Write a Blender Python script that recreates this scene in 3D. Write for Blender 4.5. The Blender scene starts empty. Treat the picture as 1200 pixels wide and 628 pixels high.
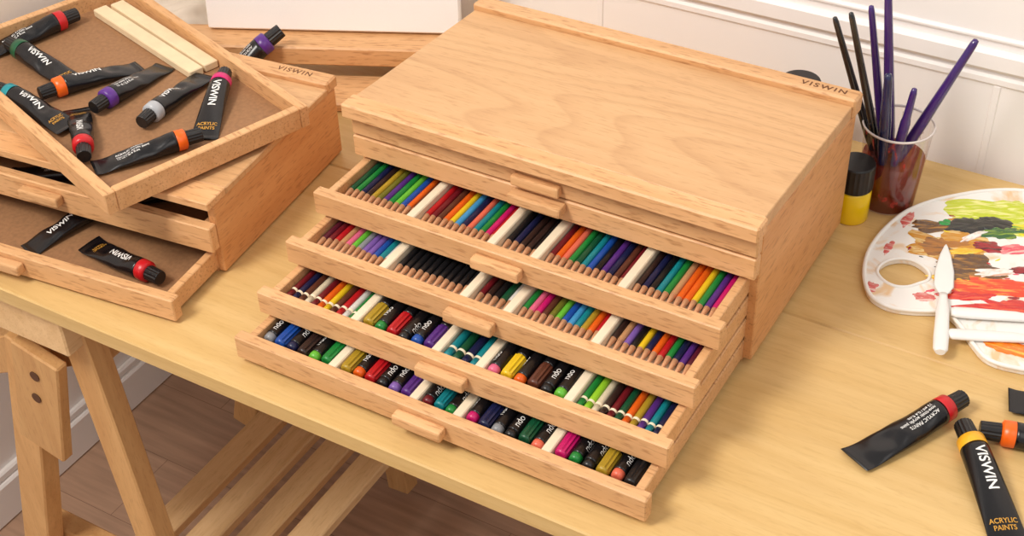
import bpy, bmesh, math, random
from mathutils import Vector, Matrix, noise
random.seed(7)
S=bpy.context.scene
S.view_settings.view_transform='Standard'
COL=S.collection
def lin(c): 
    return tuple(((x/255)/12.92 if x/255<=.04045 else ((x/255+.055)/1.055)**2.4) for x in c)+(1,)

# ---------------------------------------------------------------- materials
def newmat(name):
    m=bpy.data.materials.new(name); m.use_nodes=True
    nt=m.node_tree; b=nt.nodes['Principled BSDF']; return m,nt,b
def noise_bump(nt,b,scale,strength,dist=.001,coord='Object'):
    tc=nt.nodes.new('ShaderNodeTexCoord'); n=nt.nodes.new('ShaderNodeTexNoise'); n.inputs['Scale'].default_value=scale
    n.inputs['Detail'].default_value=4
    bu=nt.nodes.new('ShaderNodeBump'); bu.inputs['Strength'].default_value=strength; bu.inputs['Distance'].default_value=dist
    nt.links.new(tc.outputs[coord],n.inputs['Vector']); nt.links.new(n.outputs['Fac'],bu.inputs['Height']); nt.links.new(bu.outputs['Normal'],b.inputs['Normal'])
_pc={}
def plain(name,rgb,rough=.5,spec=.5,var=.06,scale=40,bump=0,metal=0,coat=0,rgb2=None,det=2,dist=0,lo=.42,hi=.62):
    key=(name,)
    if key in _pc: return _pc[key]
    m,nt,b=newmat(name)
    tc=nt.nodes.new('ShaderNodeTexCoord'); n=nt.nodes.new('ShaderNodeTexNoise'); n.inputs['Scale'].default_value=scale
    n.inputs['Detail'].default_value=det; n.inputs['Distortion'].default_value=dist
    cr=nt.nodes.new('ShaderNodeValToRGB'); c=lin(rgb)
    cr.color_ramp.elements[0].position=.3; cr.color_ramp.elements[1].position=.7
    cr.color_ramp.elements[0].color=tuple(x*(1-var) for x in c[:3])+(1,)
    cr.color_ramp.elements[1].color=tuple(min(1,x*(1+var)) for x in c[:3])+(1,)
    if rgb2:
        cr.color_ramp.elements[0].position=lo; cr.color_ramp.elements[1].position=hi
        cr.color_ramp.elements[0].color=c; cr.color_ramp.elements[1].color=lin(rgb2)
    nt.links.new(tc.outputs['Object'],n.inputs['Vector']); nt.links.new(n.outputs['Fac'],cr.inputs['Fac']); nt.links.new(cr.outputs['Color'],b.inputs['Base Color'])
    b.inputs['Roughness'].default_value=rough; b.inputs['Specular IOR Level'].default_value=spec; b.inputs['Metallic'].default_value=metal
    b.inputs['Coat Weight'].default_value=coat
    if bump: noise_bump(nt,b,scale*3,bump)
    _pc[key]=m; return m
def wood(name,c1,c2,grain='X',stretch=14,scale=9,fleck=.25,fleckc=(140,90,50),cath=0,rough=.45,per_obj=.12,fs=(420,60),ctw=(5,1.1),cn=18):
    m,nt,b=newmat(name); N=nt.nodes; L=nt.links
    tc=N.new('ShaderNodeTexCoord')
    oi=N.new('ShaderNodeObjectInfo')
    add=N.new('ShaderNodeVectorMath'); add.operation='ADD'
    sc=N.new('ShaderNodeVectorMath'); sc.operation='SCALE'; sc.inputs['Scale'].default_value=3.0
    cmb=N.new('ShaderNodeCombineXYZ')
    for k in range(3): L.new(oi.outputs['Random'],cmb.inputs[k])
    L.new(cmb.outputs[0],sc.inputs[0]); L.new(tc.outputs['Object'],add.inputs[0]); L.new(sc.outputs[0],add.inputs[1])
    mp=N.new('ShaderNodeMapping')
    s=[stretch,stretch,stretch]; s['XYZ'.index(grain)]=1.0
    mp.inputs['Scale'].default_value=s; L.new(add.outputs[0],mp.inputs['Vector'])
    n1=N.new('ShaderNodeTexNoise'); n1.inputs['Scale'].default_value=scale*.45; n1.inputs['Detail'].default_value=7; n1.inputs['Distortion'].default_value=.3
    n1.inputs['Roughness'].default_value=.62
    L.new(mp.outputs[0],n1.inputs['Vector'])
    cr=N.new('ShaderNodeValToRGB'); cr.color_ramp.elements[0].position=.3; cr.color_ramp.elements[1].position=.7
    cr.color_ramp.elements[0].color=lin(c1); cr.color_ramp.elements[1].color=lin(c2); L.new(n1.outputs['Fac'],cr.inputs['Fac'])
    mp2=N.new('ShaderNodeMapping'); s2=[fs[0]]*3; s2['XYZ'.index(grain)]=fs[1]
    mp2.inputs['Scale'].default_value=s2; L.new(add.outputs[0],mp2.inputs['Vector'])
    n2=N.new('ShaderNodeTexNoise'); n2.inputs['Scale'].default_value=1.0; n2.inputs['Detail'].default_value=2; L.new(mp2.outputs[0],n2.inputs['Vector'])
    r2=N.new('ShaderNodeValToRGB'); r2.color_ramp.elements[0].position=.54; r2.color_ramp.elements[1].position=.70
    r2.color_ramp.elements[0].color=(0,0,0,1); r2.color_ramp.elements[1].color=(fleck,fleck,fleck,1); L.new(n2.outputs['Fac'],r2.inputs['Fac'])
    mx=N.new('ShaderNodeMix'); mx.data_type='RGBA'; L.new(r2.outputs['Color'],mx.inputs['Factor']); L.new(cr.outputs['Color'],mx.inputs['A']); mx.inputs['B'].default_value=lin(fleckc)
    out=mx.outputs['Result']
    if cath:
        mp3=N.new('ShaderNodeMapping'); s3=[ctw[0]]*3; s3['XYZ'.index(grain)]=ctw[1]
        mp3.inputs['Scale'].default_value=s3; mp3.inputs['Location'].default_value=(.3,.2,0); L.new(tc.outputs['Object'],mp3.inputs['Vector'])
        n3=N.new('ShaderNodeTexNoise'); n3.inputs['Scale'].default_value=1.3; n3.inputs['Detail'].default_value=1.5; L.new(mp3.outputs[0],n3.inputs['Vector'])
        mu=N.new('ShaderNodeMath'); mu.operation='MULTIPLY'; mu.inputs[1].default_value=cn; L.new(n3.outputs['Fac'],mu.inputs[0])
        fr=N.new('ShaderNodeMath'); fr.operation='FRACT'; L.new(mu.outputs[0],fr.inputs[0])
        r3=N.new('ShaderNodeValToRGB'); e=r3.color_ramp.elements; e[0].position=0; e[0].color=(0,0,0,1); e[1].position=1; e[1].color=(0,0,0,1)
        k=e.new(.55); k.color=(0,0,0,1); k=e.new(.92); k.color=(cath,cath,cath,1)
        L.new(fr.outputs[0],r3.inputs['Fac'])
        m3=N.new('ShaderNodeMix'); m3.data_type='RGBA'; L.new(r3.outputs['Color'],m3.inputs['Factor']); L.new(out,m3.inputs['A']); m3.inputs['B'].default_value=lin(fleckc); out=m3.outputs['Result']
    hv=N.new('ShaderNodeHueSaturation'); mr=N.new('ShaderNodeMapRange'); mr.inputs['To Min'].default_value=1-per_obj; mr.inputs['To Max'].default_value=1+per_obj*.4
    L.new(oi.outputs['Random'],mr.inputs['Value']); L.new(mr.outputs[0],hv.inputs['Value']); L.new(out,hv.inputs['Color'])
    L.new(hv.outputs['Color'],b.inputs['Base Color'])
    b.inputs['Roughness'].default_value=rough; b.inputs['Specular IOR Level'].default_value=.35
    bu=N.new('ShaderNodeBump'); bu.inputs['Strength'].default_value=.15; bu.inputs['Distance'].default_value=.0004; L.new(n2.outputs['Fac'],bu.inputs['Height']); L.new(bu.outputs['Normal'],b.inputs['Normal'])
    return m

M_beech=wood('beech',(212,160,108),(229,180,130),'X',fleck=.6,fleckc=(166,110,64),per_obj=.08)
M_beech_y=wood('beech_side',(208,148,94),(222,166,112),'Y',fleck=.5,fleckc=(158,100,56),per_obj=.05)
M_lid=wood('beech_lid',(206,160,112),(218,174,126),'X',fleck=.32,fleckc=(170,120,76),cath=.26,rough=.38,per_obj=0,ctw=(4,.8),cn=20)
M_table=wood('birch_table',(208,170,108),(221,187,128),'X',stretch=22,scale=6,fleck=.2,fleckc=(184,140,82),cath=.14,rough=.38,per_obj=0,ctw=(6,.6),cn=22)
M_pine=wood('pine_frame',(206,154,98),(224,176,118),'Z',fleck=.25,fleckc=(166,110,62),rough=.5)
M_pine_lit_y=wood('pine_frame_lit_y',(220,178,126),(238,200,150),'Y',fleck=.2,fleckc=(166,110,62),rough=.5)  # lighter copy of the pine, light painted in for slats under the table
M_board=plain('hardboard',(152,110,74),.7,var=.12,scale=220,bump=.15)
M_foam=plain('cream_foam',(232,216,188),.8,var=.03,scale=120)
M_blk=plain('tube_black',(20,18,20),.26,.5,var=.15,scale=30)
M_cap=plain('cap_black',(24,22,23),.35,var=.1)
M_white=plain('white_ink',(240,238,234),.5,var=.01)
M_eng=plain('engraved_brown',(108,66,38),.8)
M_orangeink=plain('gold_ink',(206,150,56),.5)
M_tip=plain('sharpened_wood',(222,166,124),.6,var=.08,scale=300)

PAL=dict(red=(200,26,34),dred=(120,24,34),brown=(100,54,38),dbrown=(54,34,30),orange=(244,104,24),yellow=(248,206,36),gold=(190,156,44),
 green=(30,140,60),lgreen=(110,200,60),dgreen=(20,86,54),teal=(20,140,150),blue=(30,84,176),lblue=(70,160,216),navy=(26,32,74),
 purple=(92,46,136),violet=(134,98,182),pink=(240,110,146),magenta=(214,24,112),tan=(206,152,104),black=(24,23,26),white=(236,232,226),
 grey=(150,152,156),maroon=(96,26,46),olive=(120,118,40),cream=(238,222,190),salmon=(244,116,88),silver=(176,178,182),lime=(160,222,50),amber=(240,176,40))
def pm(c): return plain('paint_'+c,PAL[c],.32,.5,var=.05)
def pmd(c): return plain('lacquer_'+c,tuple(x*.90 for x in PAL[c]),.34,.5,var=.05)

# ---------------------------------------------------------------- mesh helpers
def addbox(bm,x0,x1,y0,y1,z0,z1,bev=.0008,mi=0,seg=1):
    r=bmesh.ops.create_cube(bm,size=1)
    for v in r['verts']:
        v.co=Vector(((x0+x1)/2+v.co.x*(x1-x0),(y0+y1)/2+v.co.y*(y1-y0),(z0+z1)/2+v.co.z*(z1-z0)))
    if bev:
        es=list(set(e for v in r['verts'] for e in v.link_edges))
        bmesh.ops.bevel(bm,geom=es,offset=bev,segments=seg,profile=.5,affect='EDGES')
def fin(bm,name,mats,smooth=False):
    bmesh.ops.recalc_face_normals(bm,faces=bm.faces[:])
    me=bpy.data.meshes.new(name); bm.to_mesh(me); bm.free()
    for m in (mats if isinstance(mats,(list,tuple)) else [mats]): me.materials.append(m)
    if smooth:
        for p in me.polygons: p.use_smooth=True
    return me
def obj(name,me,parent=None,loc=(0,0,0),rot=(0,0,0),label=None,cat=None,group=None,kind=None):
    o=bpy.data.objects.new(name,me); COL.objects.link(o); o.location=loc; o.rotation_euler=rot
    if parent: o.parent=parent
    if label: o['label']=label
    if cat: o['category']=cat
    if group: o['group']=group
    if kind: o['kind']=kind
    return o
def boxes(name,L,mat,**k):
    bm=bmesh.new()
    for b in L: addbox(bm,*b)
    return obj(name,fin(bm,name,mat),**k)
def lathe(bm,prof,seg=20,axis='Z',mis=None,flute=None,cap=True,center=(0,0,0)):
    rings=[]
    for i,(t,r) in enumerate(prof):
        ring=[]
        for k in range(seg):
            a=2*math.pi*k/seg
            rr=r
            if flute and flute[0]<=i<=flute[1] and k%2: rr=r*(1-flute[2])
            c,s=rr*math.cos(a),rr*math.sin(a)
            p={'Z':(c,s,t),'Y':(c,t,s),'X':(t,c,s)}[axis]
            ring.append(bm.verts.new(Vector(p)+Vector(center)))
        rings.append(ring)
    for i in range(len(rings)-1):
        for k in range(seg):
            f=bm.faces.new((rings[i][k],rings[i][(k+1)%seg],rings[i+1][(k+1)%seg],rings[i+1][k]))
            f.smooth=not (flute and flute[0]<=i<flute[1])
            if mis: f.material_index=mis[i]
    if cap:
        f=bm.faces.new(rings[0]); f.material_index=mis[0] if mis else 0
        f=bm.faces.new(rings[-1]); f.material_index=mis[-1] if mis else 0
def textmesh(s,size,spacing=1.0,align='LEFT',bold=.018):
    cu=bpy.data.curves.new('txt','FONT'); cu.body=s; cu.size=size; cu.space_character=spacing; cu.align_x=align; cu.align_y='CENTER'; cu.offset=size*bold
    o=bpy.data.objects.new('txt',cu); COL.objects.link(o)
    bpy.context.view_layer.update()
    me=bpy.data.meshes.new_from_object(o.evaluated_get(bpy.context.evaluated_depsgraph_get()))
    bpy.data.objects.remove(o); bpy.data.curves.remove(cu)
    return me
def solidify_text(me,name,mat,fn):
    bm=bmesh.new(); bm.from_mesh(me)
    bmesh.ops.subdivide_edges(bm,edges=[e for e in bm.edges if e.calc_length()>.003],cuts=2)
    bmesh.ops.triangulate(bm,faces=bm.faces[:])
    for v in bm.verts: v.co=Vector(fn(v.co.x,v.co.y))
    out=bpy.data.meshes.new(name); bm.to_mesh(out); bm.free(); out.materials.append(mat); return out
def beam(bm,p0,p1,w,t,up=(0,0,1),bev=.002):
    p0=Vector(p0);p1=Vector(p1);d=(p1-p0);L=d.length;d.normalize()
    s=d.cross(Vector(up)).normalized();u=s.cross(d)
    b2=bmesh.new(); addbox(b2,0,L,-w/2,w/2,-t/2,t/2,bev)
    M=Matrix(((d.x,s.x,u.x,p0.x),(d.y,s.y,u.y,p0.y),(d.z,s.z,u.z,p0.z),(0,0,0,1)))
    b2.transform(M); me=bpy.data.meshes.new('t'); b2.to_mesh(me); b2.free(); bm.from_mesh(me); bpy.data.meshes.remove(me)

# ---------------------------------------------------------------- room
FZ=-.72
m,nt,b=newmat('wall_paint'); b.inputs['Base Color'].default_value=lin((247,242,239)); b.inputs['Roughness'].default_value=.55; noise_bump(nt,b,60,.05)
M_wall=m
m,nt,b=newmat('floor_planks'); N=nt.nodes; L=nt.links
tc=N.new('ShaderNodeTexCoord'); br=N.new('ShaderNodeTexBrick'); br.inputs['Scale'].default_value=1; br.inputs['Brick Width'].default_value=1.1; br.inputs['Row Height'].default_value=.13
br.inputs['Mortar Size'].default_value=.0006; br.inputs['Color1'].default_value=lin((172,138,114)); br.inputs['Color2'].default_value=lin((182,147,122)); br.inputs['Mortar'].default_value=lin((134,102,82))
mp=N.new('ShaderNodeMapping'); mp.inputs['Scale'].default_value=(2,26,1); nn=N.new('ShaderNodeTexNoise'); nn.inputs['Scale'].default_value=3; nn.inputs['Detail'].default_value=7
L.new(tc.outputs['Object'],br.inputs['Vector']); L.new(tc.outputs['Object'],mp.inputs['Vector']); L.new(mp.outputs[0],nn.inputs['Vector'])
mx=N.new('ShaderNodeMix'); mx.data_type='RGBA'; mx.blend_type='OVERLAY'; mx.inputs['Factor'].default_value=.45; L.new(br.outputs['Color'],mx.inputs['A']); L.new(nn.outputs['Fac'],mx.inputs['B'])
L.new(mx.outputs['Result'],b.inputs['Base Color']); b.inputs['Roughness'].default_value=.45
M_floor=m
boxes('floor',[(-.69,2.2,-2.2,.43,FZ-.05,FZ,0)],M_floor,kind='structure')
boxes('wall_back',[(-.79,2.2,.43,.53,FZ-.05,1.7,0)],M_wall,kind='structure')
boxes('wall_left',[(-.79,-.69,-2.2,.43,FZ-.05,1.7,0)],M_wall,kind='structure')
def bead(name,L,**k): return boxes(name,L,M_wall,kind='structure')
bead('trim_1',[(-.69,2.2,.4265,.432,.100,.112,.003),(-.69,2.2,.4215,.432,.117,.143,.005),(-.69,2.2,.4265,.432,.149,.157,.003)])
for i,x in enumerate((.05,.515,.98)):
    bead('trim_%d'%(i+2),[(x-.004,x+.004,.4285,.431,-.60,.100,.001)])
boxes('baseboard_left',[(-.691,-.674,-2.2,.43,FZ,FZ+.07,.003),(-.691,-.680,-2.2,.43,FZ+.07,FZ+.085,.003)],M_wall,kind='structure')
boxes('baseboard_back',[(-.674,2.2,.414,.431,FZ,FZ+.07,.003),(-.68,2.2,.420,.431,FZ+.07,FZ+.085,.003)],M_wall,kind='structure')

# ---------------------------------------------------------------- table
tb=obj('work_table',None,loc=(0,0,-.02),label='long pale birch work table set against the panelled wall',cat='table')
boxes('tabletop',[(-.66,1.5,-.235,.10,0,.02,.0015),(-.66,1.5,.1004,.415,0,.02,.0015)],M_table,parent=tb)
tr=obj('trestle',None,loc=(0,0,FZ),label='pine trestle with slatted shelf holding up the table',cat='trestle')
zt=-.0205-FZ
def tpart(name,L,mat=M_pine):
    bm=bmesh.new()
    for l in L: beam(bm,*l)
    return obj(name,fin(bm,name,mat),parent=tr)
for yy in (-.19,.25):
    tpart('leg',[((-.330,yy,.60),(-.480,yy,.018),.043,.028,(0,1,0))])
    tpart('leg',[((-.240,yy,zt-.003),(-.183,yy,.018),.037,.028,(0,1,0))])
    tpart('post_plate',[((-.286,yy-.022,.615),(-.326,yy-.022,.455),.066,.016,(0,1,0))])
    tpart('brace',[((-.24,yy+.026,.615),(-.50,yy+.026,.48),.05,.024,(0,1,0))])
    tpart('crossbar',[((-.45,yy+.032,.20),(-.11,yy+.032,.20),.028,.035,(0,0,1))])
    for (x,z) in ((-.294,.582),(-.303,.546)):
        bm=bmesh.new(); lathe(bm,[(-.001,.0065),(0,.0065)],16,'Y'); obj('dowel_hole',fin(bm,'dowel_hole',plain('hole_dark',(90,56,32),.7)),parent=tr,loc=(x,yy-.0303,z))
tpart('top_beam',[((-.27,-.225,zt-.028),(-.27,.36,zt-.028),.10,.055)],M_pine_lit_y)
for x in (-.293,-.236,-.179,-.122): tpart('shelf_slat',[((x,-.26,.226),(x,.33,.226),.040,.016)],M_pine_lit_y)

# ---------------------------------------------------------------- drawers / boxes
def handle_mesh(w=.050,d=.0115,h=.0115):
    bm=bmesh.new(); addbox(bm,-w/2,w/2,-d,0,-h/2,h/2,.0022,0,2)
    return fin(bm,'handle',M_beech)
HM=handle_mesh()
def drawer(parent,W,y,zb,h,depth,bottom_t=.004,bmat=M_board,inset=.008):
    d=boxes('drawer',[(0,W,0,.012,0,h,.0012),(inset,inset+.008,.012,depth,.001,h-.003,.0008),(W-inset-.008,W-inset,.012,depth,.001,h-.003,.0008),(inset+.008,W-inset-.008,depth-.008,depth,.001,h-.003,.0008)],M_beech,parent=parent,loc=(0,y,zb))
    boxes('drawer_bottom',[(inset+.008,W-inset-.008,.012,depth-.008,.001,bottom_t,0)],bmat,parent=d)
    obj('handle',HM,parent=d,loc=(W/2-.004,0,h-.0115))
    return d
W=.42;D=.25;SL=.062
def shear(o,zmin=.12):
    for v in o.data.vertices:
        if v.co.z>zmin: v.co.z-=SL*max(0,v.co.y)
ab=obj('art_storage_box',None,label='beech wood artist box with four drawers pulled out in steps',cat='art box')
bd=boxes('body',[(0,.009,.0125,D,.008,.1565,.001),(W-.009,W,.0125,D,.008,.1565,.001),(.009,W-.009,D-.008,D,.008,.1565,.001),(.009,W-.009,.0125,D-.008,.0035,.0068,0),
  (.009,W-.009,.0125,D-.008,.1095,.113,0)],M_beech_y,parent=ab); shear(bd)
for x in (.02,W-.02):
    for y in (.025,D-.02):
        bm=bmesh.new(); lathe(bm,[(0,.008),(.0035,.009)],16); obj('foot',fin(bm,'foot',M_pine),parent=ab,loc=(x,y,0))
td=boxes('top_drawer',[(0,W,0,.0122,.1098,.1325,.0012)],M_beech,parent=ab); h_=obj('handle',HM,parent=td,loc=(W/2-.001,0,.1262)); h_.scale=(1.12,1.25,.95)
lid=boxes('lid',[(0,W,.0005,.0122,.1342,.1555,.0012)],M_beech,parent=ab); h_=obj('handle',HM,parent=lid,loc=(W/2-.003,.0005,.1432)); h_.scale=(1,.75,.95)
lp=boxes('lid_panel',[(0,W,.0122,D-.018,.1575,.1718,.0008)],M_lid,parent=lid); shear(lp)
lf=boxes('lid_front_strip',[(-.003,W+.003,-.010,.0118,.1570,.1728,.0018)],M_beech,parent=lid)
lr=boxes('lid_rail',[(-.003,W+.003,D-.018,D+.004,.1575,.1790,.0022)],M_beech,parent=lid); shear(lr)
tm=textmesh('VISWIN',.0112,1.3,bold=.02); obj('engraved_text',solidify_text(tm,'engraved_text',M_eng,lambda x,y:(x,y,0)),parent=lid,loc=(W-.056,D-.0075,.1792-SL*(D-.0075)),rot=(-SL,0,0))
OUT=[.070,.119,.168,.207]; ZT=[.1088,.0830,.0572,.0319]; HF=.0248
drs=[]
for i in range(4): drs.append(drawer(ab,W,-OUT[i],ZT[i]-HF,HF,.24,.008,M_foam if i<2 else plain('drawer_liner',(60,42,32),.8)))
G=.0785;SM=.036;DV=.009;X0=.0165
secs=[];x=X0
for k,w in enumerate((G,G,SM,G,G)):
    secs.append((x,w)); x+=w
    if k<4: x+=DV
divx=[];x=X0
for w in (G,G,SM,G): x+=w; divx.append(x); x+=DV
bm=bmesh.new(); addbox(bm,0,DV,.0125,.2,0,.0115,.001); DVM=fin(bm,'divider',M_foam)
for i in range(4):
    for dx in divx: obj('divider',DVM,parent=drs[i],loc=(dx,0,.0082))
PR=.0032; PL=.170
_pm={}
def pencil_meshes(c):
    if c not in _pm:
        bm=bmesh.new(); lathe(bm,[(.019,PR*.98),(.0193,PR),(PL-.001,PR),(PL,PR*.8)],12,'Y'); a=fin(bm,'pencil_barrel',pmd(c))
        bm=bmesh.new(); lathe(bm,[(0,.0002),(.004,.0008),(.0045,.0009),(.019,PR*.96)],12,'Y',mis=[1,1,0]); t=fin(bm,'pencil_tip',[M_tip,pmd(c)])
        _pm[c]=(a,t)
    return _pm[c]
NM=dict(dred='dark red',dbrown='dark brown',lgreen='light green',dgreen='dark green',lblue='light blue',navy='navy blue',lime='lime green',tan='tan brown')
def pencil(c,x,y,z,grp):
    a,t=pencil_meshes(c)
    p=obj('colored_pencil' if c!='black' else 'graphite_pencil',a,loc=(x,y,z),rot=(0,random.uniform(0,6),0),label=('%s colored pencil with sharpened tip lying in the open drawer'%NM.get(c,c)),cat='pencil',group=grp)
    obj('sharpened_tip',t,parent=p)
P1=[['dgreen','green','navy','dbrown','gold','olive','purple','green','lgreen','blue','orange','brown'],
    ['red','dred','brown','orange','yellow','lblue','navy','salmon','teal','green','magenta','red'],
    ['black','navy','dbrown','dbrown','black'],
    ['dred','orange','salmon','green','dgreen','teal','blue','black','purple','navy','brown','dred'],
    ['dbrown','navy','black','teal','green','tan','orange','orange','yellow','green','purple','magenta']]
P2=[['maroon','dred','red','tan','pink','lgreen','grey','violet','violet','blue','teal','white'],
    ['black']*11,['dred','dbrown','black','dgreen','white'],
    ['green','pink','magenta','brown','olive','lgreen','blue','lblue','teal','gold','orange','red'],
    ['dbrown','tan','violet','black','yellow','navy','orange','red','green','navy','purple','maroon']]
for i,P in enumerate((P1,P2)):
    zz=ZT[i]-HF+.008+PR+.0002
    for (sx,w),cs in zip(secs,P):
        n=len(cs);st=w/n
        for k,c in enumerate(cs):
            pencil(c,sx+st*(k+.5),-OUT[i]+.0145+random.uniform(0,.003),zz,'pencils in the %s drawer'%('upper','second')[i])
_st={}
def pastel(c,x,y,z,r,grp):
    k=('p',c,r)
    if k not in _st:
        bm=bmesh.new(); lathe(bm,[(0,r*.8),(.0015,r*.95),(.010,r*.95)],16,'Y'); a=fin(bm,'pastel',pmd(c))
        bm=bmesh.new(); lathe(bm,[(.010,r*.96),(.0102,r),(.0125,r),(.0127,r),(.065,r),(.066,r*.8)],16,'Y',mis=[1,1,0,0,0]); s=fin(bm,'sleeve',[pmd(c),M_foam])
        _st[k]=(a,s)
    a,s=_st[k]
    p=obj('oil_pastel',a,loc=(x,y,z),label='%s oil pastel stick in a paper sleeve'%NM.get(c,c),cat='pastel',group=grp)
    obj('paper_sleeve',s,parent=p)
TXT=textmesh('ndo',.0086,.95,bold=-.005)
def marker(kind,c,x,y,z,r,grp,txt=True,var=0):
    k=(kind,c,r,var)
    if k not in _st:
        CL=.027 if kind=='cap' else .006
        bm=bmesh.new()
        if kind=='cap': lathe(bm,[(0,r*.55),(.001,r*.88),(.003,r*.97),(CL-.0005,r),(CL,r*.9)],22,'Y',flute=(2,3,.16))
        else: lathe(bm,[(-.001,r*.45),(.0002,r*.80),(.003,r*.86),(.008,r*.86)],24,'Y')
        a=fin(bm,'cap',pmd(c) if c!='black' else M_cap)
        bm=bmesh.new()
        lathe(bm,[(CL,r*.86),(CL+.001,r*.97),(CL+.002,r*.98),(.085,r*.98),(.087,r*.8)],28,'Y'); s=fin(bm,'barrel',M_blk)
        R=r*.98
        def fn(u,v): 
            v2=max(-R*.9,min(R*.9,v)); return (-v2,.010+var+u,math.sqrt(R*R-v2*v2)+.00015)
        t=solidify_text(TXT,'label_text',M_white,fn)
        _st[k]=(a,s,t)
    a,s,t=_st[k]
    p=obj('paint_marker',s,loc=(x,y,z),rot=(0,random.uniform(-1.3,1.0),0),label='black paint stick with %s %s end'%(NM.get(c,c),'ribbed' if kind=='cap' else 'round'),cat='marker',group=grp)
    obj('ribbed_cap' if kind=='cap' else 'end_plug',a,parent=p)
    if txt and kind=='end': obj('label_text',t,parent=p)
def row_p(sec,cs,i,grp):
    sx,w=secs[sec];n=len(cs);r=w/n/2*.97
    for k,c in enumerate(cs): pastel(c,sx+w/n*(k+.5),-OUT[i]+.017+random.uniform(0,.002),ZT[i]-HF+.0082+r,r,grp)
def row_m(sec,cs,i,grp):
    sx,w=secs[sec];n=len(cs);r=w/n/2*.97
    for k,(kd,c) in enumerate(cs): marker(kd,c,sx+w/n*(k+.5),-OUT[i]+.018+random.uniform(0,.003),ZT[i]-HF+.0082+r,r,grp,r>.0055,(k%3)*.003)
E='end';C='cap'
g3='oil pastels in the third drawer';m3='paint sticks in the third drawer';m4='paint sticks in the lowest drawer'
row_p(0,['dred','navy','brown','cream','dred','orange','yellow','brown','red','white','green'],2,g3)
row_m(1,[(C,'gold'),(E,'green'),(C,'red'),(E,'black'),(E,'blue'),(C,'purple')],2,m3)
row_p(2,['teal','dgreen','navy','teal'],2,g3)
row_m(3,[(E,'pink'),(C,'yellow'),(E,'orange'),(C,'brown'),(E,'black'),(E,'lgreen')],2,m3)
row_p(4,['green','lime','cream','dbrown','dred','dgreen','orange','gold','purple','teal','navy'],2,g3)
row_m(0,[(E,'grey'),(C,'blue'),(E,'navy'),(C,'dbrown'),(E,'lgreen'),(C,'green')],3,m4)
row_m(1,[(C,'gold'),(E,'orange'),(C,'red'),(E,'black'),(E,'violet'),(C,'purple')],3,m4)
row_m(2,[(E,'dred'),(C,'teal'),(E,'green')],3,m4)
row_m(3,[(E,'magenta'),(C,'navy'),(E,'grey'),(E,'black'),(C,'dgreen'),(E,'salmon')],3,m4)
row_m(4,[(C,'magenta'),(E,'green'),(E,'black'),(C,'gold'),(E,'salmon'),(C,'black')],3,m4)

# ---------------------------------------------------------------- smaller box
W2=.40;D2=.245
b2=obj('art_storage_box',None,loc=(-.094,-.117,0),rot=(0,0,math.radians(5.8)),label='smaller beech artist box with open drawers under a loose tray',cat='art box')
def B(x0,x1,*r): return (x0-W2,x1-W2)+r
boxes('body',[B(0,.009,.009,D2,.002,.084,.001),B(W2-.009,W2,.009,D2,.002,.084,.001),B(.009,W2-.009,D2-.008,D2,.002,.084,.001),B(.009,W2-.009,.009,D2-.008,0,.0035,0),B(.009,W2-.009,.03,D2-.008,.0325,.0338,0)],M_beech_y,parent=b2)
ld=boxes('lid',[B(-.002,W2+.002,.030,D2-.018,.0845,.0925,.001)],M_lid,parent=b2)
boxes('lid_rail',[B(-.002,W2+.002,D2-.018,D2+.004,.0845,.0985,.002)],M_beech,parent=ld)
boxes('lid_front_strip',[B(-.002,W2+.002,-.002,.0295,.0845,.0935,.001)],M_beech,parent=ld)
obj('engraved_text',solidify_text(textmesh('VISWIN',.0108,1.25,bold=.01),'engraved_text',M_eng,lambda x,y:(x,y,0)),parent=ld,loc=(-.066,D2-.007,.0987))
d2a=drawer(b2,W2,-.004,.034,.030,.235); d2a.location.x=-W2
d2b=drawer(b2,W2,-.077,.0036,.026,.235); d2b.location.x=-W2
ty=obj('wooden_tray',None,loc=(-.157,-.1826,.0987),rot=(0,0,math.radians(-19.0)),label='loose beech tray full of paint tubes on the smaller box',cat='tray')
LX=.385;LY=.231
boxes('rim',[(-LX,0,0,.012,0,.024,.001),(-LX,0,LY-.010,LY,0,.024,.001),(-.010,0,.0123,LY-.0103,0,.024,.001),(-LX,-LX+.010,.0123,LY-.0103,0,.024,.001)],M_beech,parent=ty)
boxes('tray_bottom',[(-LX+.010,-.010,.012,LY-.010,.001,.005,0)],M_board,parent=ty)
for k,(px,py,qx,qy) in enumerate(((-.437,.108,-.243,.050),(-.428,.127,-.238,.069))):
    a=math.atan2(qy-py,qx-px); L_=math.hypot(qx-px,qy-py)
    boxes('wooden_strip',[(0,L_,-.0085,.0085,0,.009,.001)],plain('pale_strip',(230,206,168),.55,var=.05,scale=60),loc=(px,py,.1040),rot=(0,0,a),label='pale bare wooden strip lying in the tray beside tubes',cat='wooden strip',group='wooden strips in the tray')

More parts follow.
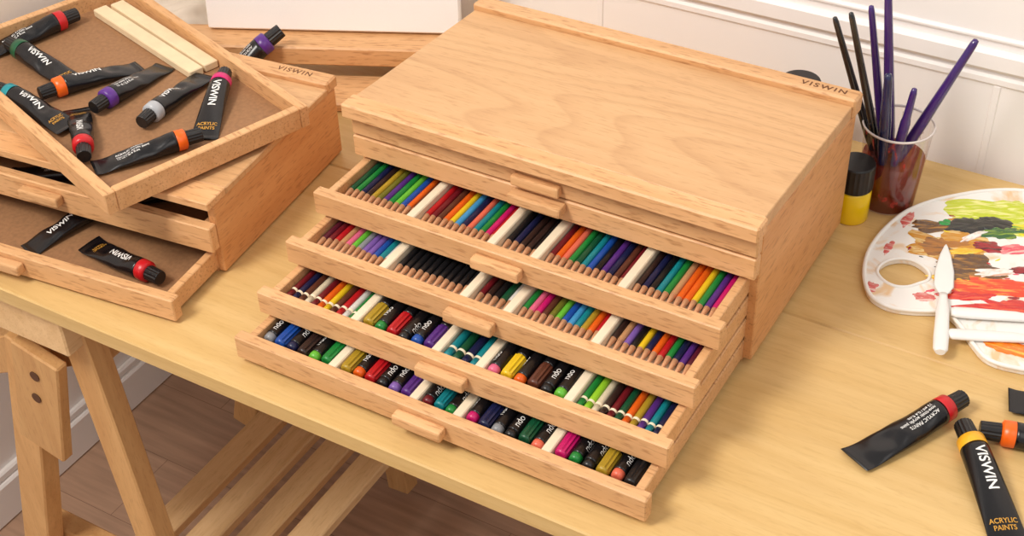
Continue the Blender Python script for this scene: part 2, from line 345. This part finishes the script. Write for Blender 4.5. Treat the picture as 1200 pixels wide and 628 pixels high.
# ---------------------------------------------------------------- paint tubes
LB=.098;RT=.0117;WT=.0155
def hz(s):
    if s<.007: return .0016
    f=(s-.007)/(LB-.007); return .0016+(2*RT-.0016)*(1-(1-f)**1.5)
def wz(s):
    f=max(0,(s-.004))/(LB-.004); return WT+(RT-WT)*f
def topz(s,t):
    h=hz(s);w=wz(s);q=min(.97,abs(t/w)); return h/2+h/2*math.sqrt(1-q*q)
def crumple(co,v):
    s=co.x
    if s>.086 or v==0: return co
    f=max(0,1-s/.086)
    A=(.0,.006,-.005,.003)[v]
    y=co.y+A*f*f
    dent=1+f**.5*.45*noise.noise(Vector((s*55,co.y*70,v*7.3)))*(1 if s<.08 else .3)
    lift=(.0,.003,.0,.005)[v]*f**3
    return Vector((s,y,co.z*dent+lift))
def tube_mesh(v):
    bm=bmesh.new(); rings=[];SEG=28
    ss=[0,.0035,.0069,.0075]+[.010+.004*i for i in range(20)]+[.0899,.0932]
    for s in ss:
        ring=[]
        for k in range(SEG):
            a=2*math.pi*k/SEG; ring.append(bm.verts.new(crumple(Vector((s,wz(s)*math.cos(a),hz(s)/2+hz(s)/2*math.sin(a))),v)))
        rings.append(ring)
    for i in range(len(rings)-1):
        for k in range(SEG):
            f=bm.faces.new((rings[i][k],rings[i][(k+1)%SEG],rings[i+1][(k+1)%SEG],rings[i+1][k])); f.smooth=True
    bm.faces.new(rings[0]);bm.faces.new(rings[-1])
    return fin(bm,'tube_body',M_blk)
TB=[tube_mesh(v) for v in range(4)]
def band_mesh(c):
    k=('band',c)
    if k not in _st:
        bm=bmesh.new(); lathe(bm,[(.0930,RT*.998),(.0932,RT*1.01),(.1030,RT*1.0),(.1045,RT*.8),(.1050,RT*.6)],28,'X',center=(0,0,RT)); _st[k]=fin(bm,'color_band',pm(c))
    return _st[k]
bm=bmesh.new(); lathe(bm,[(.1046,.0060),(.1050,.0086),(.122,.0080),(.1225,.0072)],32,'X',flute=(1,2,.07),center=(0,0,RT)); TC=fin(bm,'cap',M_cap)
_t=textmesh('VISWIN',.0120,1.0,'LEFT'); _ts=textmesh('VISWIN',.0100,1.0,'LEFT'); _a=textmesh('ACRYLIC\nPAINTS',.0056,1.0,'CENTER'); _as=textmesh('ACRYLIC\nPAINTS',.0046,1.0,'CENTER')
_f=textmesh('ACRYLIC PAINTS\nnon-toxic acrylic paint\n12 ml / 0.4 fl.oz',.0042,1.0,'LEFT',bold=.01)
def conf(tm,v,mp,mat=M_white):
    def fn(x,y):
        s,t=mp(x,y); p=crumple(Vector((s,t,topz(s,t))),v); return (p.x,p.y,p.z+.0004)
    return solidify_text(tm,'label_text',mat,fn)
TXB=[dict(big=conf(_t,v,lambda x,y:(.088-x,-y)),small=conf(_ts,v,lambda x,y:(.080-x,-y)),rev=conf(_ts,v,lambda x,y:(.030+x,y)),
  ap=conf(_a,v,lambda x,y:(.019+y,-x),M_orangeink),aps=conf(_as,v,lambda x,y:(.021+y,-x),M_orangeink),
  fine=conf(_f,v,lambda x,y:(.086-x,-y)),finer=conf(_f,v,lambda x,y:(.026+x,y))) for v in range(4)]
def tube(c,tail,cap,z,style,where,v=0,grp='acrylic paint tubes',kmin=.90,tilt=0):
    dx,dy=cap[0]-tail[0],cap[1]-tail[1];a=math.atan2(dy,dx);L_=math.hypot(dx,dy)
    k=max(kmin,min(1.06,L_/.1225))
    mx,my=(tail[0]+cap[0])/2,(tail[1]+cap[1])/2
    loc=(mx-math.cos(a)*.06125*k,my-math.sin(a)*.06125*k,z) if not tilt else (tail[0],tail[1],z)
    o=obj('paint_tube',TB[v],loc=loc,rot=(0,-tilt,a),label='black acrylic paint tube with %s band %s'%(NM.get(c,c),where),cat='paint tube',group=grp)
    o.scale=(k,k,k)
    obj('color_band',band_mesh(c),parent=o); obj('cap',TC,parent=o)
    for s_ in style.split(): obj('label_text' if s_ in('big','small','rev') else 'small_text',TXB[v][s_],parent=o)
    return o
zt_=.1040; w='in the wooden tray'
tube('red',(-.479,-.030),(-.445,.081),zt_,'finer',w,1)
tube('dgreen',(-.344,-.030),(-.464,-.006),zt_,'small aps',w,2)
tube('teal',(-.287,-.094),(-.404,-.081),zt_,'small aps',w,3)
tube('orange',(-.314,.036),(-.356,-.068),zt_,'small',w,1)
tube('purple',(-.284,.050),(-.286,-.062),zt_,'fine',w,2)
tube('silver',(-.236,.050),(-.222,-.060),zt_,'small',w,3)
tube('magenta',(-.156,-.044),(-.209,.058),zt_,'big ap',w,0)
tube('red',(-.308,-.060),(-.232,-.132),zt_,'small aps',w,2)
tube('orange',(-.213,-.140),(-.153,-.048),zt_,'finer',w,1)
tube('blue',(-.296,-.184),(-.262,-.079),.0080,'rev','in the open lower drawer',2)
tube('red',(-.243,-.152),(-.130,-.162),.0080,'small aps','in the open lower drawer',1)
tube('grey',(-.375,-.122),(-.27,-.088),.0384,'fine','in the half-open upper drawer')
tube('grey',(-.235,-.105),(-.15,-.045),.0384,'fine','in the half-open upper drawer')
w='lying on the table'; gt='tubes on the table'
tube('red',(.548,-.060),(.603,.051),.0003,'fine',w,1,gt)
tube('amber',(.683,-.086),(.612,.019),.0003,'big ap',w,0,gt)
tube('orange',(.742,.052),(.626,.020),.0003,'fine',w,2,gt)
tube('blue',(.638,.072),(.755,.105),.0003,'small',w,3,gt)

# ---------------------------------------------------------------- canvas on low easel
RA=math.radians(24.5)
ea=obj('table_easel',None,loc=(-.400,.160,0),rot=(0,0,RA),label='low wooden table easel standing before the wall',cat='easel')
boxes('canvas_ledge',[(0,.35,0,.055,.034,.046,.002)],M_beech,parent=ea)
boxes('ledge_lip',[(0,.35,-.008,.0,.028,.052,.002)],M_beech,parent=ea)
for x in (.06,.29): boxes('base_foot',[(x,x+.026,.0,.10,0,.0335,.002)],M_beech_y,parent=ea)
boxes('base_board',[(.195,.275,-.066,-.001,0,.012,.002)],M_beech,parent=ea)
cx,cy=-.400+.045*math.cos(RA)-.037*math.sin(RA),.160+.045*math.sin(RA)+.037*math.cos(RA)
boxes('painting_canvas',[(.0,.31,0,.016,0,.26,.002)],plain('canvas_white',(248,246,244),.8,var=.01,scale=500,bump=.1),loc=(cx,cy,.0492),rot=(math.radians(-8),0,RA),label='blank white stretched canvas standing on the easel ledge',cat='canvas')
tube('purple',(-.322,.126),(-.262,.222),.0008,'fine','leaning on the easel ledge',0,'acrylic paint tubes',1.06,.484)

# crumpled cloth
bm=bmesh.new(); n=40
vs=[[None]*(n+1) for _ in range(n+1)]
for i in range(n+1):
    for j in range(n+1):
        x=(i/n-.5)*.20;y=(j/n-.5)*.17
        e=min(i,j,n-i,n-j)/n*2
        z=.004+(.5+.5*noise.noise(Vector((x*14,y*14,1))))*.035*min(1,e*3)+.012*abs(noise.noise(Vector((x*35,y*35,5))))*min(1,e*4)
        vs[i][j]=bm.verts.new((x+.01*noise.noise(Vector((x*20,y*20,9))),y+.01*noise.noise(Vector((y*20,x*20,2))),z))
for i in range(n):
    for j in range(n): bm.faces.new((vs[i][j],vs[i+1][j],vs[i+1][j+1],vs[i][j+1]))
obj('paint_rag',fin(bm,'paint_rag',plain('rag',(206,192,176),.9,var=.15,scale=25),True),loc=(-.54,.29,0),rot=(0,0,.3),label='crumpled pale cotton paint rag on the table',cat='cloth')

# ---------------------------------------------------------------- cup with brushes
m,nt,b=newmat('clear_plastic'); N=nt.nodes;L=nt.links
N.remove(b); t=N.new('ShaderNodeBsdfTransparent'); t.inputs[0].default_value=(.97,.95,.94,1); g=N.new('ShaderNodeBsdfGlossy'); g.inputs['Roughness'].default_value=.12
lw=N.new('ShaderNodeLayerWeight'); lw.inputs['Blend'].default_value=.15; mr=N.new('ShaderNodeMapRange'); mr.inputs['To Min'].default_value=.05; mr.inputs['To Max'].default_value=.5
L.new(lw.outputs['Facing'],mr.inputs['Value'])
mxs=N.new('ShaderNodeMixShader'); L.new(mr.outputs[0],mxs.inputs[0]); L.new(t.outputs[0],mxs.inputs[1]); L.new(g.outputs[0],mxs.inputs[2])
tc=N.new('ShaderNodeTexCoord'); mp=N.new('ShaderNodeMapping'); mp.inputs['Scale'].default_value=(90,90,40); ns=N.new('ShaderNodeTexNoise'); ns.inputs['Scale'].default_value=1.0; ns.inputs['Detail'].default_value=4; ns.inputs['Distortion'].default_value=1.2
L.new(tc.outputs['Object'],mp.inputs['Vector']); L.new(mp.outputs[0],ns.inputs['Vector'])
rp=N.new('ShaderNodeValToRGB'); rp.color_ramp.elements[0].position=.60; rp.color_ramp.elements[0].color=(0,0,0,1); rp.color_ramp.elements[1].position=.68; rp.color_ramp.elements[1].color=(.6,.6,.6,1); L.new(ns.outputs['Fac'],rp.inputs['Fac'])
df=N.new('ShaderNodeBsdfDiffuse'); df.inputs['Color'].default_value=lin((196,80,70)); mx2=N.new('ShaderNodeMixShader'); L.new(rp.outputs['Color'],mx2.inputs[0]); L.new(mxs.outputs[0],mx2.inputs[1]); L.new(df.outputs[0],mx2.inputs[2])
L.new(mx2.outputs[0],N['Material Output'].inputs[0])
M_clear=m
m,nt,b=newmat('red_water'); N=nt.nodes;L=nt.links
b.inputs['Base Color'].default_value=lin((128,44,30)); b.inputs['Roughness'].default_value=.2
t=N.new('ShaderNodeBsdfTransparent'); t.inputs[0].default_value=(.84,.34,.22,1); mxs=N.new('ShaderNodeMixShader'); mxs.inputs[0].default_value=.58
L.new(t.outputs[0],mxs.inputs[1]); L.new(b.outputs[0],mxs.inputs[2]); L.new(mxs.outputs[0],N['Material Output'].inputs[0])
M_liq=m
CX,CY=.446,.320
cup=obj('plastic_cup',None,loc=(CX,CY,0),label='clear plastic cup of red water holding brushes',cat='cup')
bm=bmesh.new(); lathe(bm,[(.0005,.0005),(.0005,.0275),(.002,.0282),(.094,.0350)],48,cap=False); obj('cup_wall',fin(bm,'cup_wall',M_clear),parent=cup)
bm=bmesh.new(); lathe(bm,[(.0940,.0350),(.0945,.0362),(.0955,.0366),(.0966,.0362),(.0968,.0352),(.0955,.0347),(.0940,.0350)],48,cap=False); obj('cup_rim',fin(bm,'cup_rim',plain('rim_plastic',(222,212,208),.2,var=.02)),parent=cup)
bm=bmesh.new(); lathe(bm,[(.0020,.0275),(.058,.0316)],48); obj('red_water',fin(bm,'red_water',M_liq),parent=cup)
def brush(tip,bot,c,wide,lab):
    a=Vector(bot);bb=Vector(tip);d=bb-a;Lh=d.length
    q=d.to_track_quat('Z','Y').to_euler()
    bm=bmesh.new(); r=wide
    lathe(bm,[(.045,r*.72),(.05,r*.8),(.075,r*1.0),(.10,r*.98),(Lh*.75,r*.80),(Lh-.006,r*.66),(Lh-.001,r*.5),(Lh,r*.15)],16)
    o=obj('paint_brush',fin(bm,'handle',plain('brush_'+c,PAL[c] if c!='purple' else (58,28,104),.2,.6,var=.08,coat=.5)),loc=a,rot=q,label=lab,cat='paint brush',group='brushes in the plastic cup')
    bm=bmesh.new(); lathe(bm,[(.018,r*.75),(.02,r*.78),(.045,r*.78),(.0455,r*.7)],16); obj('ferrule',fin(bm,'ferrule',plain('ferrule_silver',(190,190,194),.25,metal=1)),parent=o)
    bm=bmesh.new(); lathe(bm,[(0,r*.1),(.005,r*.5),(.012,r*.8),(.018,r*.72)],12); obj('bristles',fin(bm,'bristles',plain('bristles_brown',(120,70,40),.8)),parent=o)
def br(tip,rim,c,w,lab,off=0,zb=.010):
    ox,oy=-.5*off-.003,.865*off+.003
    t=Vector((tip[0]+ox,tip[1]+oy,tip[2])); r=Vector((rim[0]+ox,rim[1]+oy,.097)); d=(r-t)/(t.z-.097)
    bt=r+d*(.097-zb)
    v=Vector((bt.x-CX,bt.y-CY)); 
    if v.length>.018: v=v.normalized()*.018; bt.x=CX+v.x; bt.y=CY+v.y
    brush(t,bt,c,w,lab)
br((.383,.278,.213),(.420,.299),'black',.0044,'slim black wooden paint brush in the plastic cup',.012)
br((.393,.284,.225),(.426,.302),'black',.0044,'slim black wooden paint brush in the plastic cup',-.002)
br((.414,.296,.220),(.436,.309),'purple',.0048,'glossy dark purple paint brush in the cup',.020)
br((.424,.302,.238),(.442,.312),'purple',.0058,'tall glossy purple paint brush in the cup',.008)
br((.499,.345,.197),(.462,.323),'purple',.0058,'purple paint brush leaning outward in the cup',-.010)
br((.429,.304,.165),(.433,.307),'navy',.0062,'short thick dark paint brush in the cup',-.016)
br((.452,.318,.150),(.448,.315),'purple',.0052,'short dark purple paint brush in the cup',-.020)

def jar(x,y,r,h,lidh,cb,lab):
    j=obj('paint_jar',None,loc=(x,y,0),label=lab,cat='paint jar')
    bm=bmesh.new(); lathe(bm,[(0,r*.93),(.002,r),(h-.003,r),(h,r*.9)],32); obj('jar_body',fin(bm,'jar_body',cb),parent=j)
    bm=bmesh.new(); lathe(bm,[(h,r*.98),(h+.001,r*1.03),(h+lidh-.002,r*1.03),(h+lidh,r*.97)],48,flute=(1,2,.02)); obj('jar_lid',fin(bm,'jar_lid',M_cap),parent=j)
jar(.4215,.276,.0185,.038,.030,plain('jar_yellow',(248,208,10),.3,coat=.4),'yellow paint jar with black lid beside the box')
jar(.331,.345,.021,.074,.028,plain('jar_black',(30,28,30),.3),'tall black jar standing behind the wooden box')

# ---------------------------------------------------------------- palette
def catmull(P,n=6):
    out=[];N_=len(P)
    for i in range(N_):
        p0,p1,p2,p3=[Vector(P[(i+k-1)%N_]) for k in range(4)]
        for k in range(n):
            t=k/n; out.append(.5*((2*p1)+(p2-p0)*t+(2*p0-5*p1+4*p2-p3)*t*t+(3*p1-p0-3*p2+p3)*t**3))
    return out
PO=[(469,182),(461,215),(461,249),(466,280),(474,305),(489,330),(509,353),(537,378),(569,395),(610,402),(650,392),(690,365),(715,320),(725,270),(720,210),(700,160),(670,130),(638,119),(609,117),(589,133),(572,152),(555,164),(540,158),(527,152),(510,147),(495,149),(482,158)]
PO=[(x/1000,y/1000) for x,y in PO]
PC=Vector((.59,.26))
outl=catmull(PO,4)
hole=catmull([(.478,.194),(.480,.210),(.490,.222),(.503,.226),(.515,.222),(.524,.214),(.526,.203),(.520,.194),(.512,.184),(.500,.179),(.487,.183)],3)
def cu_mesh(cu,mat,smooth=False):
    o=bpy.data.objects.new('c',cu); COL.objects.link(o); bpy.context.view_layer.update()
    me=bpy.data.meshes.new_from_object(o.evaluated_get(bpy.context.evaluated_depsgraph_get())); bpy.data.objects.remove(o)
    me.materials.clear(); me.materials.append(mat)
    if smooth:
        for p in me.polygons: p.use_smooth=True
    return me
def slab_with_hole(outer,hole,z0,z1,mat):
    cu=bpy.data.curves.new('pal','CURVE'); cu.dimensions='2D'; cu.fill_mode='BOTH'
    for pts in (outer,hole):
        sp=cu.splines.new('POLY'); sp.points.add(len(pts)-1); sp.use_cyclic_u=True
        for i,p in enumerate(pts): sp.points[i].co=(p.x-PC.x,p.y-PC.y,0,1)
    cu.extrude=(z1-z0)/2-.001; cu.bevel_depth=.001; cu.bevel_resolution=2
    return cu_mesh(cu,mat)
M_palr=plain('palette_rim_white',(244,240,234),.3,var=.02,coat=.3)
M_pal=plain('palette_white',(244,241,236),.3,rgb2=(232,196,150),scale=24,det=6,dist=1.6,coat=.3,lo=.52,hi=.68)
pal=obj('paint_palette',slab_with_hole(outl,hole,0,.006,M_pal),loc=(PC.x,PC.y,.0033),label='white plastic oval palette smeared with mixed paint',cat='palette')
def ringmesh(pts,r,mat):
    cu=bpy.data.curves.new('r','CURVE'); cu.dimensions='3D'; sp=cu.splines.new('POLY'); sp.points.add(len(pts)-1); sp.use_cyclic_u=True
    for i,p in enumerate(pts): sp.points[i].co=(p.x-PC.x,p.y-PC.y,.003,1)
    cu.bevel_depth=r; cu.bevel_resolution=3
    return cu_mesh(cu,mat,True)
obj('rim',ringmesh(outl,.0022,M_palr),parent=pal)
obj('thumb_hole_rim',ringmesh(hole,.0018,M_palr),parent=pal)
def blob(cx,cy,rx,ry,c,seed,h=.0018,rot=0,rag=.35):
    h=h*.7
    bm=bmesh.new();n=72;c0=bm.verts.new((0,0,h)); rings=[]
    for f,zf in ((.25,1.0),(.5,.9),(.72,.8),(.9,.45),(1,0)):
        ring=[]
        for k in range(n):
            a=2*math.pi*k/n
            w=1+rag*noise.noise(Vector((math.cos(a)*1.3,math.sin(a)*1.3,seed*3.1)))*1.6+rag*.55*noise.noise(Vector((math.cos(a)*2.6,math.sin(a)*2.6,seed+9.5)))+rag*.3*noise.noise(Vector((math.cos(a)*6,math.sin(a)*6,seed+1.5)))
            x=rx*w*math.cos(a)*f;y=ry*w*math.sin(a)*f
            z=h*zf*(1+.7*noise.noise(Vector((x*90,y*260,seed))))
            ring.append(bm.verts.new((x,y,max(0,z))))
        rings.append(ring)
    for k in range(n): bm.faces.new((c0,rings[0][k],rings[0][(k+1)%n]))
    for i in range(4):
        for k in range(n): bm.faces.new((rings[i][k],rings[i+1][k],rings[i+1][(k+1)%n],rings[i][(k+1)%n]))
    obj('paint_smear',fin(bm,'paint_smear',c,True),parent=pal,loc=(cx-PC.x,cy-PC.y,.0031),rot=(0,0,rot))
def wet(n,rgb,rgb2=None,lo=.48,hi=.62):
    """wet paint brushed out in one direction, two colours streaked into each other"""
    if ('wet_'+n,) in _pc: return _pc[('wet_'+n,)]
    m=plain('wet_'+n,rgb,.14,.7,var=.3,scale=60,bump=.5,coat=.5,rgb2=rgb2,det=5,dist=1.0,lo=lo,hi=hi)
    nt=m.node_tree; mp=nt.nodes.new('ShaderNodeMapping'); mp.inputs['Scale'].default_value=(.7,3.2,1)
    for nd in nt.nodes:
        if nd.type=='TEX_NOISE':
            src=nd.inputs['Vector'].links[0].from_socket; nt.links.new(src,mp.inputs['Vector']); nt.links.new(mp.outputs[0],nd.inputs['Vector'])
            mp=nt.nodes.new('ShaderNodeMapping'); mp.inputs['Scale'].default_value=(.7,3.2,1)
    return m
blob(.580,.350,.055,.032,wet('yellowgreen',(196,210,20),(242,240,150)),4,.0010,.4,.5)
blob(.527,.266,.044,.030,wet('ochre',(206,140,20),(232,200,130)),1,.0008,.3,.5)
blob(.520,.262,.026,.016,wet('ochredark',(176,110,24),(110,70,30)),21,.0014,.3,.5)
blob(.505,.292,.022,.011,wet('umber',(92,58,26),(180,124,40)),31,.0012,.5)
blob(.555,.242,.036,.020,wet('umber',0),2,.0016,.3,.5)
blob(.545,.264,.020,.006,wet('yolk',(250,184,10),(250,220,90)),35,.0018,.6)
blob(.541,.310,.027,.016,wet('blackp',(16,15,17),(54,56,44)),3,.003,.7,.5)
blob(.558,.324,.018,.010,wet('blackp',0),33,.003,.2)
blob(.594,.332,.030,.011,wet('lemon',(250,224,10),(90,170,40)),34,.0016,.4,.5)
blob(.570,.314,.026,.011,wet('greenp',(40,96,40),(140,170,40)),5,.002,.5,.5)
blob(.514,.301,.007,.006,wet('brightgreen',(20,150,60)),6,.002)
blob(.562,.282,.018,.008,wet('crimson',(160,8,26),(60,10,18)),7,.003,.3)
blob(.584,.288,.018,.007,wet('pinkp',(232,80,100),(250,200,190)),8,.002,.6)
blob(.545,.216,.028,.006,wet('yolk',0),38,.0012,.4)
blob(.585,.222,.042,.015,wet('orangered',(236,60,8),(246,160,60)),9,.0014,.35,.5)
blob(.603,.198,.038,.013,wet('scarlet',(206,14,14),(238,90,50)),10,.0018,.3,.5)
blob(.566,.198,.026,.006,wet('scarlet',0),36,.0012,.5)
blob(.578,.243,.024,.007,wet('titan',(248,244,238),(226,170,140)),39,.0026,.6)
blob(.545,.292,.018,.004,wet('titan',0),40,.0032,1.0)
blob(.605,.262,.022,.006,wet('crimson',0),41,.002,.5)
blob(.622,.143,.024,.011,wet('orangep',(244,120,8),(250,190,70)),11,.002,0)
blob(.478,.290,.005,.013,wet('pinkwash',(214,96,90),(240,200,190)),15,.0006,0)
blob(.476,.235,.004,.012,wet('pinkwash',0),16,.0006,0)
blob(.481,.168,.006,.009,wet('pinkwash',0),37,.0005,0)
blob(.530,.176,.012,.006,wet('pinkwash',0),38,.0005,.3)
for k in range(56):
    a=random.uniform(0,6.28);r=random.uniform(.02,.11)
    x=.55+r*math.cos(a)*.9;y=.25+r*math.sin(a)
    if math.hypot(x-.501,y-.203)<.033 or y<.170 or x<.475: continue
    rr=random.uniform(.0012,.004)
    blob(x,y,rr*1.5,rr*.5,random.choice([wet('crimson',0),wet('scarlet',0),wet('ochre',0),wet('blackp',0),wet('pinkp',0),wet('lemon',0)]),50+k,.0007,random.uniform(0,1.5),.4)
def knife(tip,end,z0,z1,label):
    L_=math.dist(tip,end);a=math.atan2(tip[1]-end[1],tip[0]-end[0])
    prof=[(0,.0045),(.004,.0068),(.02,.0072),(.06,.0062),(.082,.0042),(.088,.0038),(.092,.0060),(.10,.0095),(.125,.0092),(.15,.0055),(.165,.0018),(.168,.0006)]
    bm=bmesh.new()
    def sec(s,w,t): 
        return [bm.verts.new((s,w*math.cos(b),t*math.sin(b)+t)) for b in [2*math.pi*k/12 for k in range(12)]]
    def skin(rs):
        for i in range(len(rs)-1):
            for k in range(12): f=bm.faces.new((rs[i][k],rs[i][(k+1)%12],rs[i+1][(k+1)%12],rs[i+1][k])); f.smooth=True
        bm.faces.new(rs[0]);bm.faces.new(rs[-1])
    skin([sec(s*L_/.168,w,.0035 if s<.08 else .002) for s,w in prof[:6]])
    M_k=plain('knife_white',(240,238,234),.3,var=.02,coat=.3)
    dz=math.atan2(z1-z0,L_)
    o=obj('palette_knife',fin(bm,'handle',M_k),loc=(end[0],end[1],z0),rot=(0,-dz,a),label=label,cat='palette knife',group='palette knives')
    bm=bmesh.new(); skin([sec(s*L_/.168,w,.0012*(1-.5*(s-.088)/.08)) for s,w in prof[5:]])
    obj('blade',fin(bm,'blade',M_k),parent=o)
knife((.526,.260),(.568,.100),.0085,.0105,'white plastic palette knife lying across the palette edge')
knife((.722,.195),(.566,.130),.0068,.0080,'white plastic palette knife resting with handle on the palette')
knife((.715,.222),(.560,.160),.0085,.0080,'white plastic palette knife with long blade on the palette')

# ---------------------------------------------------------------- camera and light
cam=bpy.data.cameras.new('cam'); co=bpy.data.objects.new('cam',cam); COL.objects.link(co)
cam.sensor_width=36; cam.lens=1640.07/1200*36; cam.clip_start=.01
Rm=Matrix.Rotation(.547386,3,'Z')@Matrix.Rotation(.896169,3,'X')@Matrix.Rotation(-.0355502,3,'Z')
co.matrix_world=Matrix.Translation((.725926,-.901631,.877484))@Rm.to_4x4()
S.camera=co
def area(name,loc,target,size,energy,col):
    l=bpy.data.lights.new(name,'AREA'); l.shape='SQUARE'; l.size=size; l.energy=energy; l.color=col
    o=bpy.data.objects.new(name,l); COL.objects.link(o); o.location=loc
    o.rotation_euler=(Vector(target)-Vector(loc)).to_track_quat('-Z','Y').to_euler()
area('softbox_key',(-.6,-1.4,2.0),(.1,0,0),.75,59,(1,.945,.87))
area('softbox_fill',(1.7,-.9,1.9),(.3,0,0),1.4,10,(1,.95,.90))
wd=bpy.data.worlds.new('w'); S.world=wd; wd.use_nodes=True; wd.node_tree.nodes['Background'].inputs[0].default_value=(1,.98,.955,1); wd.node_tree.nodes['Background'].inputs[1].default_value=.53
